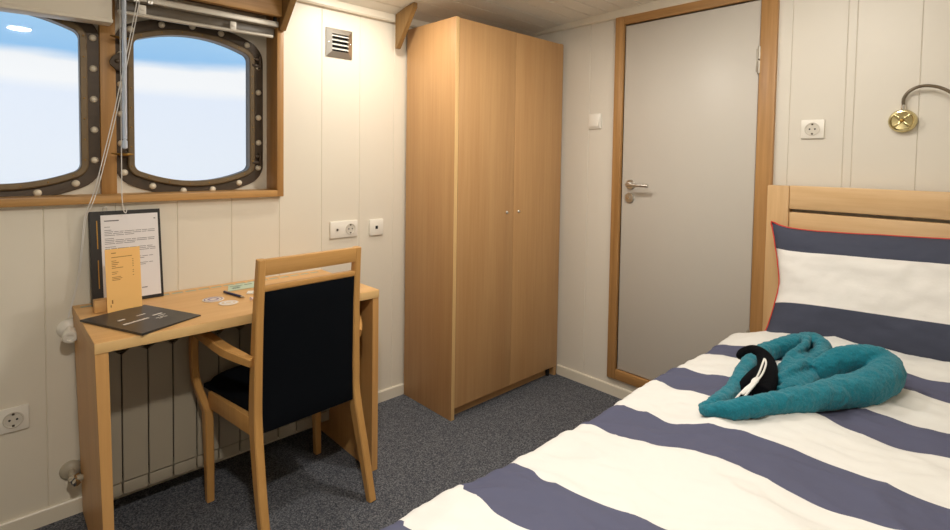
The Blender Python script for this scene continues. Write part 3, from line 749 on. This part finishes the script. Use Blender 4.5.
# wooden card stand with the orange card in it
cs = bx('card_stand', M_beech_x, None, -2.247, -2.120, -.166, -.128, KH + .0005, KH + .042, .002)
tag(cs, 'small beech block standing on the desk behind the orange card', 'card holder')
oc = thing('orange_card', (-2.16, -.17, KH), 'tall orange card with small print, standing in front of the white sheet', 'card')
o0 = Vector((-2.2145, -.1925, KH + .0008)); uu = Vector((.1045, .016, 0)).normalized(); nv = Vector((uu.y, -uu.x, 0)); vv = (Vector((0, 0, 1)) - nv * .09).normalized(); nv = uu.cross(vv)
if nv.y > 0: nv = -nv
bm = new(); slab(bm, o0, uu, vv, nv, .105, .214, .0012); oc_c = obj('card_sheet', bm, M_orange, oc, smooth=False)
rc = [(.018, .198, .014, .0028), (.018, .184, .062, .002)]
for z, l1 in ((.172, .014), (.166, .022), (.160, .018), (.154, .012), (.148, .034), (.134, .018), (.128, .014), (.117, .026), (.112, .030), (.107, .024)): rc.append((.018, z, l1, .0019))
for z in (.172, .166, .160, .154, .148, .134, .128, .117): rc.append((.080, z, .004, .0019))
rc += [(.014, .030, .004, .012), (.010, .018, .0025, .008)]
marks(M_orink, oc_c, o0, uu, vv, nv, rc)
# charcoal leaflet lying across the left front of the desk
lf = thing('leaflet', (-2.14, -.34, KH), 'dark charcoal folded leaflet with white lettering lying on the desk', 'leaflet')
P0, P1, P2, P3 = Vector((-2.294, -.237, 0)), Vector((-2.176, -.512, 0)), Vector((-1.988, -.415, 0)), Vector((-2.100, -.161, 0))
bm = new(); hexa(bm, [tuple(p + Vector((0, 0, KH + .0006))) for p in (P0, P1, P2, P3)] + [tuple(p + Vector((0, 0, KH + .004 + h))) for p, h in ((P0, .003), (P1, .004), (P2, .0), (P3, .0))], .0004); lo = obj('leaflet_cover', bm, M_blackl, lf, smooth=False)
eu = (P2 - P1).normalized(); ev = Vector((-eu.y, eu.x, 0))
def on_leaf(a, b, w_, h_):
    o_ = P1 + eu * a + ev * b
    # height of the sloped cover at this point
    t_ = a / (P2 - P1).length; hh = .0082 * (1 - t_) + .0044 * t_
    return o_, hh
LET = []
for a, b, w_, h_ in ((.035, .118, .007, .010), (.044, .118, .007, .012), (.053, .118, .006, .010), (.061, .118, .007, .010), (.070, .118, .006, .012), (.078, .118, .007, .010), (.087, .118, .007, .011), (.096, .118, .007, .010), (.105, .118, .006, .012), (.113, .118, .006, .010), (.055, .172, .024, .008), (.118, .172, .03, .006), (.143, .130, .034, .008), (.148, .113, .026, .004), (.125, .095, .012, .004), (.14, .095, .014, .004), (.150, .088, .010, .003), (.128, .085, .012, .003)):
    c = []
    for aa, bb in ((a, b), (a + w_, b), (a + w_, b + h_), (a, b + h_)):
        o_, hh = on_leaf(aa, bb, 0, 0); c.append((o_.x, o_.y, KH + hh + .0001))
    LET.append(c + [(p[0], p[1], p[2] + .0004) for p in c])
print_on(lo, mat('white_print', (224, 218, 210), .5), LET)
# pen, coasters, cards
pn = thing('pen', (-1.817, -.228, KH), 'dark blue ballpoint pen lying on the desk', 'pen')
pa, pb = Vector((-1.833, -.159, KH + .0052)), Vector((-1.802, -.297, KH + .0052)); dv = (pb - pa).normalized()
bm = new(); lathe(bm, pa, dv, [(.002, 0), (.0042, .002), (.0046, .01), (.0046, .115), (.0042, .118)], 14); obj('barrel', bm, M_bluepen, pn)
bm = new(); lathe(bm, pa + dv * .118, dv, [(.0042, 0), (.0024, .016), (.0008, .021), (0, .0225)], 12); obj('tip', bm, M_chrome, pn)
bm = new(); box(bm, -.0012, .0012, 0, .038, 0, .0014, .0004); bmesh.ops.rotate(bm, verts=bm.verts, matrix=Matrix.Rotation(math.atan2(dv.y, dv.x) - math.pi / 2, 3, 'Z')); bmesh.ops.translate(bm, vec=pa + dv * .004 + Vector((0, 0, .0046)), verts=bm.verts); obj('clip', bm, M_chrome, pn)
def disc(name, c, r_, label, cat, mm, rings, group=None, sq=False):
    t = thing(name, (c[0], c[1], KH), label, cat, group)
    bm = new(); lathe(bm, (c[0], c[1], KH + .0005), (0, 0, 1), [(r_, 0), (r_, .0018), (r_ * .97, .0022), (0, .0022)], 36); o_ = obj('disc', bm, mm, t)
    for i_, (ra, rb, m2) in enumerate(rings):
        bm = new(); n = 32
        A = [[bm.verts.new((c[0] + q * math.cos(2 * math.pi * i / n), c[1] + q * math.sin(2 * math.pi * i / n), KH + z)) for i in range(n)] for q, z in ((ra, .0027), (rb, .0027), (rb, .0032), (ra, .0032))]
        for j in range(4):
            for i in range(n): bm.faces.new((A[j][i], A[j][(i + 1) % n], A[(j + 1) % 4][(i + 1) % n], A[(j + 1) % 4][i]))
        obj('printed_ring', bm, m2, o_)
    return t
M_coast = mat('coaster_cream', (226, 214, 196), .4)
disc('coaster', (-1.895, -.235), .037, 'white round coaster with a violet ring, nearer the wall', 'coaster', M_coast, [(.012, .020, M_pink), (.028, .032, M_pink)], 'round coasters on the desk')
disc('coaster', (-1.868, -.318), .034, 'pale round coaster nearer the desk front, touching the violet-ringed one', 'coaster', mat('coaster_tan', (220, 198, 166), .4), [(.010, .016, M_paper), (.024, .030, M_paper)], 'round coasters on the desk')
gc = thing('folded_map', (-1.752, -.125, KH), 'pale green printed card lying at the back of the desk', 'card')
bm = new(); hexa(bm, [(-1.815, -.150, KH + .0005), (-1.70, -.150, KH + .0005), (-1.665, -.062, KH + .0005), (-1.785, -.062, KH + .0005), (-1.815, -.150, KH + .003), (-1.70, -.150, KH + .0035), (-1.665, -.062, KH + .0035), (-1.785, -.062, KH + .003)], .0005); gs = obj('card_sheet', bm, M_green, gc, smooth=False)
marks(mat('map_print', (120, 136, 122), .6), gs, (-1.80, -.142, KH + .0036), (1, 0, 0), (0, 1, 0), (0, 0, 1), [(.012, .05, .05, .006), (.02, .036, .03, .004), (.07, .048, .03, .01), (.01, .012, .03, .014)])
kf = thing('key_tag', (-1.745, -.235, KH), 'small white tag with dark print lying beside the chair back', 'tag')
bm = new(); hexa(bm, [(-1.775, -.235, KH + .0005), (-1.735, -.258, KH + .0005), (-1.715, -.225, KH + .0005), (-1.757, -.202, KH + .0005), (-1.775, -.235, KH + .005), (-1.735, -.258, KH + .005), (-1.715, -.225, KH + .005), (-1.757, -.202, KH + .005)], .0012); ks = obj('tag_body', bm, M_white, kf)
marks(M_inkd, ks, (-1.757, -.238, KH + .0052), (.87, -.5, 0), (.5, .87, 0), (0, 0, 1), [(.004, .002, .012, .006), (.006, .012, .016, .004)])
sw = thing('wrapped_sweet', (-1.768, -.335, KH), 'small pinkish wrapped sweet on the desk by the chair post', 'sweet')
bm = new(); lathe(bm, (-1.785, -.335, KH + .0085), (1, .3, 0), [(.002, 0), (.006, .004), (.008, .010), (.008, .024), (.006, .030), (.002, .034)], 14); sb = obj('sweet_body', bm, mat('pink_wrapper', (216, 180, 184), .3), sw)
for q in (0, 1):
    c0 = Vector((-1.785, -.335, KH + .0085)) + Vector((1, .3, 0)).normalized() * (.034 * q); dd = Vector((1, .3, 0)).normalized() * (1 if q else -1)
    bm = new(); lathe(bm, c0, dd, [(.002, -.001), (.0045, .006), (.0075, .012), (.006, .0125)], 8); obj('wrapper_twist', bm, mat('pale_wrapper', (226, 208, 210), .3), sb)

# ------------------------------------------------------------------ bed
bd = thing('bed', (-1.1, -2.03, 0), 'pine bed with a railed headboard standing against the far wall', 'bed')
hx = -.08; BY0, BY1 = -1.534, -2.56
for y0 in (BY0, BY1 + .082):
    bx('post', M_pine_z, bd, hx, -.026, y0 - .082, y0, 0, 1.1945, .004)
bx('headboard_rail', M_pine_y, bd, hx + .004, -.032, BY1 + .082, BY0 - .082, 1.100, 1.1965, .004)
bx('headboard_panel', M_pine_y, bd, hx + .008, -.036, BY1 + .082, BY0 - .082, .62, 1.087, .004)
bx('headboard_rail', M_pine_y, bd, hx + .006, -.034, BY1 + .082, BY0 - .082, .40, .60, .004)
bx('side_rail', mat('pine_side', (214, 172, 118), .45), bd, -2.12, hx, BY0 - .045, BY0 - .018, .22, .38, .004)
bx('side_rail', mat('pine_side', (214, 172, 118), .45), bd, -2.12, hx, BY1 + .018, BY1 + .045, .22, .38, .004)
bx('foot_rail', M_pine_y, bd, -2.15, -2.12, BY1 + .01, BY0 - .01, .20, .40, .004)
for y0 in (BY0 - .01, BY1 + .072): bx('leg', M_pine_z, bd, -2.15, -2.09, y0 - .062, y0, 0, .199, .004)
bx('slat_base', M_pine_y, bd, -2.115, hx - .005, BY1 + .05, BY0 - .05, .30, .325, .002)
bx('mattress', M_mattress, bd, -2.11, hx - .008, BY1 + .03, BY0 - .03, .326, .535, .03)

# duvet: a thick quilt with its own folds, hanging over the near-door side
def fbm(p, s, o=3):
    return noise.fractal(Vector(p) * s, 1.0, 2.0, o, noise_basis='PERLIN_ORIGINAL')
def ridge(p, s):
    a = noise.noise(Vector(p) * s); return (1 - abs(a)) ** 3
def duvet_z(x, y):
    t = min(1, max(0, (-1.475 - y) / .48))
    base = .587 + .062 * math.sin(t * math.pi / 2)
    base += .016 * min(1, max(0, (-1.5 - x) / .3)) * (1 - t)                 # fuller towards the foot
    he = math.exp(-((x + .33) / .11) ** 2); base += .022 * he * min(1, t * 2.2)   # fold-over ridge by the pillow
    q = (x * .8 + y * .35, y * .62 - x * .35, .3)
    z = base + .010 * fbm((x, y, 1.7), 4.0, 2) + .012 * (ridge(q, 5.2) - .45) + .009 * (ridge((q[1] * .8, q[0] * 1.3, 2.1), 9.0) - .45) + .0045 * (ridge((x * 1.5, y * .8, 5.1), 17.0) - .45)
    if 0 < x + .30: z -= .3 * (x + .30) ** 1.4
    return z
NX, NY = 210, 120
bm = new(); uvl = bm.loops.layers.uv.new('UVMap')
def edge_y(x): return -1.482 + .018 * min(1, max(0, (-1.7 - x) / .3)) + .010 * noise.noise(Vector((x * 3.1, 4.2, 0))) + .006 * noise.noise(Vector((x * 9, 1.2, 0)))
rows = []
for i in range(NX + 1):
    s = i / NX; x = -2.26 + s * 2.02; row = []
    ye = edge_y(x); yr = -2.615
    path = []
    HL = 14
    for j in range(HL):                                     # hanging side, bottom to top
        t = j / HL; z_ = .36 + (duvet_z(x, ye - .045) - .045 - .36) * t
        fold = .010 * math.sin(x * 21 + 2 * noise.noise(Vector((x * 2, 7, 0)))) * (1 - t)
        path.append((x, ye + .012 * (1 - t) + fold, z_))
    for j in range(8):                                      # rolled shoulder
        a = math.pi / 2 * j / 8; zt = duvet_z(x, ye - .045)
        path.append((x, ye - .045 + .045 * math.cos(a), zt - .045 + .045 * math.sin(a)))
    for j in range(NY - 22 + 1):
        t = j / (NY - 22); y = ye - .045 + (yr - ye + .045) * t
        zt = duvet_z(x, y)
        er = max(0, (y - (yr + .05)) * -1) / .05 if y < yr + .05 else 0
        zt -= .045 * (1 - math.sqrt(max(0, 1 - er * er)))
        path.append((x + .020 * noise.noise(Vector((x * 4, y * 5, 3.3))) + .008 * noise.noise(Vector((x * 9, y * 14, 8.3))), y, zt))
    rows.append(path)
    # foot end and head end roll down
def headroll(i, p):
    s = i / NX; d_ = 1 - s
    if d_ < .016: k_ = (.016 - d_) / .016; return (p[0], p[1], p[2] - .035 * (1 - math.sqrt(max(0, 1 - k_ * k_))))
    if s < .02: k_ = (.02 - s) / .02; return (p[0], p[1], p[2] - .05 * (1 - math.sqrt(max(0, 1 - k_ * k_))))
    return p
VV = [[bm.verts.new(headroll(i, p)) for p in row] for i, row in enumerate(rows)]
m_ = len(VV[0])
for i in range(NX):
    for j in range(m_ - 1):
        f = bm.faces.new((VV[i][j], VV[i + 1][j], VV[i + 1][j + 1], VV[i][j + 1]))
        for lp, ii in zip(f.loops, (i, i + 1, i + 1, i)):
            xx = -2.26 + ii / NX * 2.02; xx += .040 * math.exp(-((lp.vert.co.y + 1.67) / .10) ** 2) * min(1, max(0, (-.6 - xx) / .4)); lp[uvl].uv = ((xx + 2.3) / 2.3, j / m_)
du = obj('duvet', bm, M_duvet, ang=80)
tag(du, 'white duvet with wide navy stripes spread over the bed', 'duvet')
so = du.modifiers.new('thickness', 'SOLIDIFY'); so.thickness = .022; so.offset = -1

# pillow leaning on the headboard
pl = thing('pillow', (-.2, -1.99, .60), 'navy and white striped pillow with red piping, leaning on the headboard', 'pillow')
PW, PH = .41, .250
pc = Vector((-.205, -1.992, .826)); pu = Vector((0, -1, 0)); pv_ = Vector((.135, 0, .46)).normalized(); pn_ = Vector((-pv_.z, 0, pv_.x))
_t = math.radians(2.6); pu, pv_ = pu * math.cos(_t) + pv_ * math.sin(_t), pv_ * math.cos(_t) - pu * math.sin(_t)
def pill(a, b, side):
    ca = PW * a * (1 - .115 * (1 - abs(b) ** 1.3) + (.08 * abs(b) ** 10 if b < 0 else 0)); cb = PH * b * (1 - .125 * (1 - abs(a) ** 7))
    th = .074 * ((1 - a ** 4) * (1 - b ** 4)) ** .62 * (1 + .10 * noise.noise(Vector((a * 2.5, b * 2.5, side))))
    p = pc + pu * ca + pv_ * cb + pn_ * (th * side if side > 0 else th * side * .6)
    wv = .006 * noise.noise(Vector((a * 5, b * 4, 2.0))) + .004 * noise.noise(Vector((a * 11, b * 9, 5.0)))
    return p + pn_ * wv
bm = new(); uvl = bm.loops.layers.uv.new('UVMap'); NA, NB = 64, 40
for side in (1, -1):
    g_ = [[bm.verts.new(pill(-1 + 2 * i / NA, -1 + 2 * j / NB, side)) for j in range(NB + 1)] for i in range(NA + 1)]
    for i in range(NA):
        for j in range(NB):
            f = bm.faces.new((g_[i][j], g_[i + 1][j], g_[i + 1][j + 1], g_[i][j + 1]))
            for lp, (ii, jj) in zip(f.loops, ((i, j), (i + 1, j), (i + 1, j + 1), (i, j + 1))): lp[uvl].uv = (ii / NA, jj / NB)
bmesh.ops.remove_doubles(bm, verts=bm.verts, dist=1e-5)
obj('pillowcase', bm, M_pillow, pl, ang=80)
bm = new(); per = []
for i in range(33): per.append(pill(-1 + 2 * i / 32, -1, 1))
for i in range(1, 21): per.append(pill(1, -1 + 2 * i / 20, 1))
for i in range(1, 33): per.append(pill(1 - 2 * i / 32, 1, 1))
for i in range(1, 21): per.append(pill(-1, 1 - 2 * i / 20, 1))
tube(bm, [tuple(p) for p in per], .0032, 8, 2); obj('piping', bm, M_red, pl)

# teal towel twisted into a loose loop on the duvet
def dz(x, y): return duvet_z(x, y)
def T(x, y, h, r_): return (x, y, dz(x, y) + h, r_)
bm = new()
roll1 = [(-1.168, -1.728, 0.6456, 0.0103), (-1.171, -1.759, 0.6584, 0.0178), (-1.142, -1.803, 0.6701, 0.0239), (-1.075, -1.851, 0.6762, 0.0266), (-0.987, -1.905, 0.6812, 0.0321), (-0.863, -1.961, 0.6813, 0.0398), (-0.773, -2.010, 0.6873, 0.0446), (-0.679, -2.033, 0.7012, 0.0448), (-0.628, -2.018, 0.7175, 0.0404), (-0.642, -1.980, 0.7246, 0.0379), (-0.669, -1.940, 0.7167, 0.0367), (-0.704, -1.904, 0.6968, 0.0324), (-0.734, -1.879, 0.6762, 0.0236)]
roll2 = [(-1.161, -1.727, 0.6483, 0.0130), (-1.129, -1.742, 0.6569, 0.0196), (-1.043, -1.745, 0.6528, 0.0232), (-0.938, -1.738, 0.6562, 0.0259), (-0.818, -1.724, 0.6692, 0.0290), (-0.632, -1.711, 0.6592, 0.0348), (-0.543, -1.756, 0.6742, 0.0387), (-0.455, -1.799, 0.6787, 0.0377), (-0.489, -1.841, 0.6813, 0.0299), (-0.599, -1.855, 0.6767, 0.0221), (-0.684, -1.841, 0.6632, 0.0184)]
tube(bm, roll1, None, 20, 8); tube(bm, [q[:3] + (q[3] * .86,) for q in roll2], None, 20, 8)
tube(bm, [(-.56, -1.83, dz(-.56, -1.83) + .018, .03), (-.66, -1.83, dz(-.66, -1.83) + .022, .05), (-.76, -1.84, dz(-.76, -1.84) + .020, .055), (-.87, -1.85, dz(-.87, -1.85) + .014, .04)], None, 16, 6, .45)
tube(bm, [(-.50, -1.80, .705, .012), (-.58, -1.812, .700, .013), (-.68, -1.80, .684, .013), (-.78, -1.805, .668, .012)], None, 10, 6)
tube(bm, [(-.60, -1.88, .705, .012), (-.70, -1.86, .697, .014), (-.80, -1.835, .684, .013), (-.86, -1.82, .672, .010)], None, 10, 6)

for pts in ([(-0.509, -1.845, 0.6774, 0.0164), (-0.623, -1.829, 0.6684, 0.0158), (-0.697, -1.805, 0.6586, 0.0155), (-0.749, -1.792, 0.6532, 0.0122)],
            [(-0.564, -1.869, 0.6782, 0.0159), (-0.702, -1.854, 0.6720, 0.0166), (-0.768, -1.837, 0.6545, 0.0178), (-0.850, -1.826, 0.6565, 0.0143)],
            [(-0.686, -1.880, 0.6821, 0.0180), (-0.748, -1.858, 0.6585, 0.0192), (-0.857, -1.853, 0.6620, 0.0169), (-0.911, -1.833, 0.6573, 0.0139)]):
    tube(bm, pts, None, 12, 6)
tw = obj('towel', bm, M_teal, ang=180)
tag(tw, 'teal terry towel rolled and twisted into a loop on the duvet', 'towel')
md = tw.modifiers.new('cloth_union', 'REMESH'); md.mode = 'VOXEL'; md.voxel_size = .0036; md.use_smooth_shade = True
md = tw.modifiers.new('soften', 'SMOOTH'); md.iterations = 3; md.factor = .5
tx = bpy.data.textures.new('terry_creases', 'CLOUDS'); tx.noise_scale = .032; tx.noise_depth = 2
md = tw.modifiers.new('creases', 'DISPLACE'); md.texture = tx; md.strength = .011; md.mid_level = .5; md.texture_coords = 'LOCAL'
tx = bpy.data.textures.new('terry_pile', 'CLOUDS'); tx.noise_scale = .006; tx.noise_depth = 1
md = tw.modifiers.new('pile', 'DISPLACE'); md.texture = tx; md.strength = .004; md.mid_level = .5; md.texture_coords = 'LOCAL'

# black knitted bundle tied with a white cord
bn = thing('black_bundle', (-.72, -1.70, dz(-.72, -1.70)), 'black knitted bundle with a white cord, tucked into the teal towel', 'bundle')
bm = new()
tube(bm, [(-0.752, -1.690, 0.664, 0.0118), (-0.735, -1.694, 0.677, 0.0150), (-0.728, -1.722, 0.690, 0.0190), (-0.745, -1.754, 0.689, 0.0215), (-0.785, -1.780, 0.676, 0.0270), (-0.885, -1.808, 0.669, 0.0300), (-0.980, -1.826, 0.662, 0.0250)], None, 18, 8)
tube(bm, [(-0.819, -1.775, 0.664, 0.0220), (-0.903, -1.774, 0.659, 0.0225), (-0.955, -1.766, 0.650, 0.0190), (-0.960, -1.750, 0.642, 0.0114)], None, 14, 6)
bmesh.ops.translate(bm, vec=(-.012, .010, .003), verts=bm.verts)
bo = obj('bundle_body', bm, M_bundle, bn, ang=180)
md = bo.modifiers.new('union', 'REMESH'); md.mode = 'VOXEL'; md.voxel_size = .0036; md.use_smooth_shade = True
md = bo.modifiers.new('soften', 'SMOOTH'); md.iterations = 5; md.factor = .5
bm = new()
tube(bm, [(-1.003, -1.801, 0.6997), (-0.947, -1.795, 0.706), (-0.896, -1.789, 0.722), (-0.875, -1.786, 0.724), (-0.905, -1.799, 0.7215), (-0.960, -1.808, 0.712), (-1.001, -1.806, 0.701)], .0026, 8, 8)
tube(bm, [(-1.010, -1.800, 0.699), (-1.030, -1.782, 0.675), (-1.084, -1.778, 0.662)], .0026, 8, 6)
tube(bm, [(-1.015, -1.808, 0.699), (-1.040, -1.797, 0.677), (-1.090, -1.793, 0.664)], .0026, 8, 6)
obj('cord', bm, M_cord, bn)
bm = new(); tube(bm, [(-0.975, -1.800, 0.702, 0.0045), (-1.003, -1.803, 0.702, 0.0085), (-1.014, -1.799, 0.694, 0.0055), (-1.030, -1.791, 0.682, 0.007), (-1.045, -1.785, 0.673, 0.004)], None, 10, 4, .6); obj('cord_knot', bm, M_cord, bn)

# ------------------------------------------------------------------ brass reading lamp
ly, lz = -1.960, 1.452
rl = thing('reading_lamp', (0, ly, lz), 'brass wall lamp with a bent dark gooseneck above the headboard', 'lamp')
bm = new(); lathe(bm, (-.0005, ly, lz), (-1, 0, 0), [(.043, 0), (.043, .012), (.040, .022), (.037, .026), (.033, .027), (.031, .024), (.0, .022)], 40); lb = obj('wall_base', bm, M_brass, rl)
bm = new(); lathe(bm, (-.020, ly, lz), (-1, 0, 0), [(.007, 0), (.007, .006), (.004, .008), (0, .0082)], 16); obj('centre_screw', bm, M_aged, lb)
for i in range(4):
    a = math.pi / 4 + i * math.pi / 2
    bm = new(); box(bm, -.0275, -.0225, -.004, .004, .006, .032, .0012); bmesh.ops.rotate(bm, verts=bm.verts, cent=(0, 0, 0), matrix=Matrix.Rotation(a, 3, 'X')); bmesh.ops.translate(bm, vec=(0, ly, lz), verts=bm.verts); obj('spoke', bm, M_brass, lb)
bm = new(); lathe(bm, (-.016, ly - .001, lz + .036), (0, 0, 1), [(.008, 0), (.008, .012), (.0065, .018), (.0065, .024)], 16); obj('collar', bm, M_chrome, rl)
neck = spline([(-.016, ly - .001, lz + .055), (-.016, ly - .002, lz + .085), (-.022, ly - .022, lz + .112), (-.04, ly - .06, lz + .122), (-.07, ly - .105, lz + .108), (-.105, ly - .145, lz + .075), (-.14, ly - .17, lz + .02)], 14)
bm = new()
tube(bm, [tuple(p) + (.0062 if i % 2 else .0052,) for i, p in enumerate(neck)], None, 12, 1); obj('gooseneck', bm, mat('dark_metal_hose', (128, 118, 102), .35, .8), rl)
bm = new(); lathe(bm, neck[-1], (-.45, -.2, -.85), [(.007, -.004), (.012, .0), (.014, .02), (.026, .05), (.034, .085), (.032, .085), (.024, .05), (.01, .02), (0, .018)], 28); obj('lamp_shade', bm, M_brass, rl)
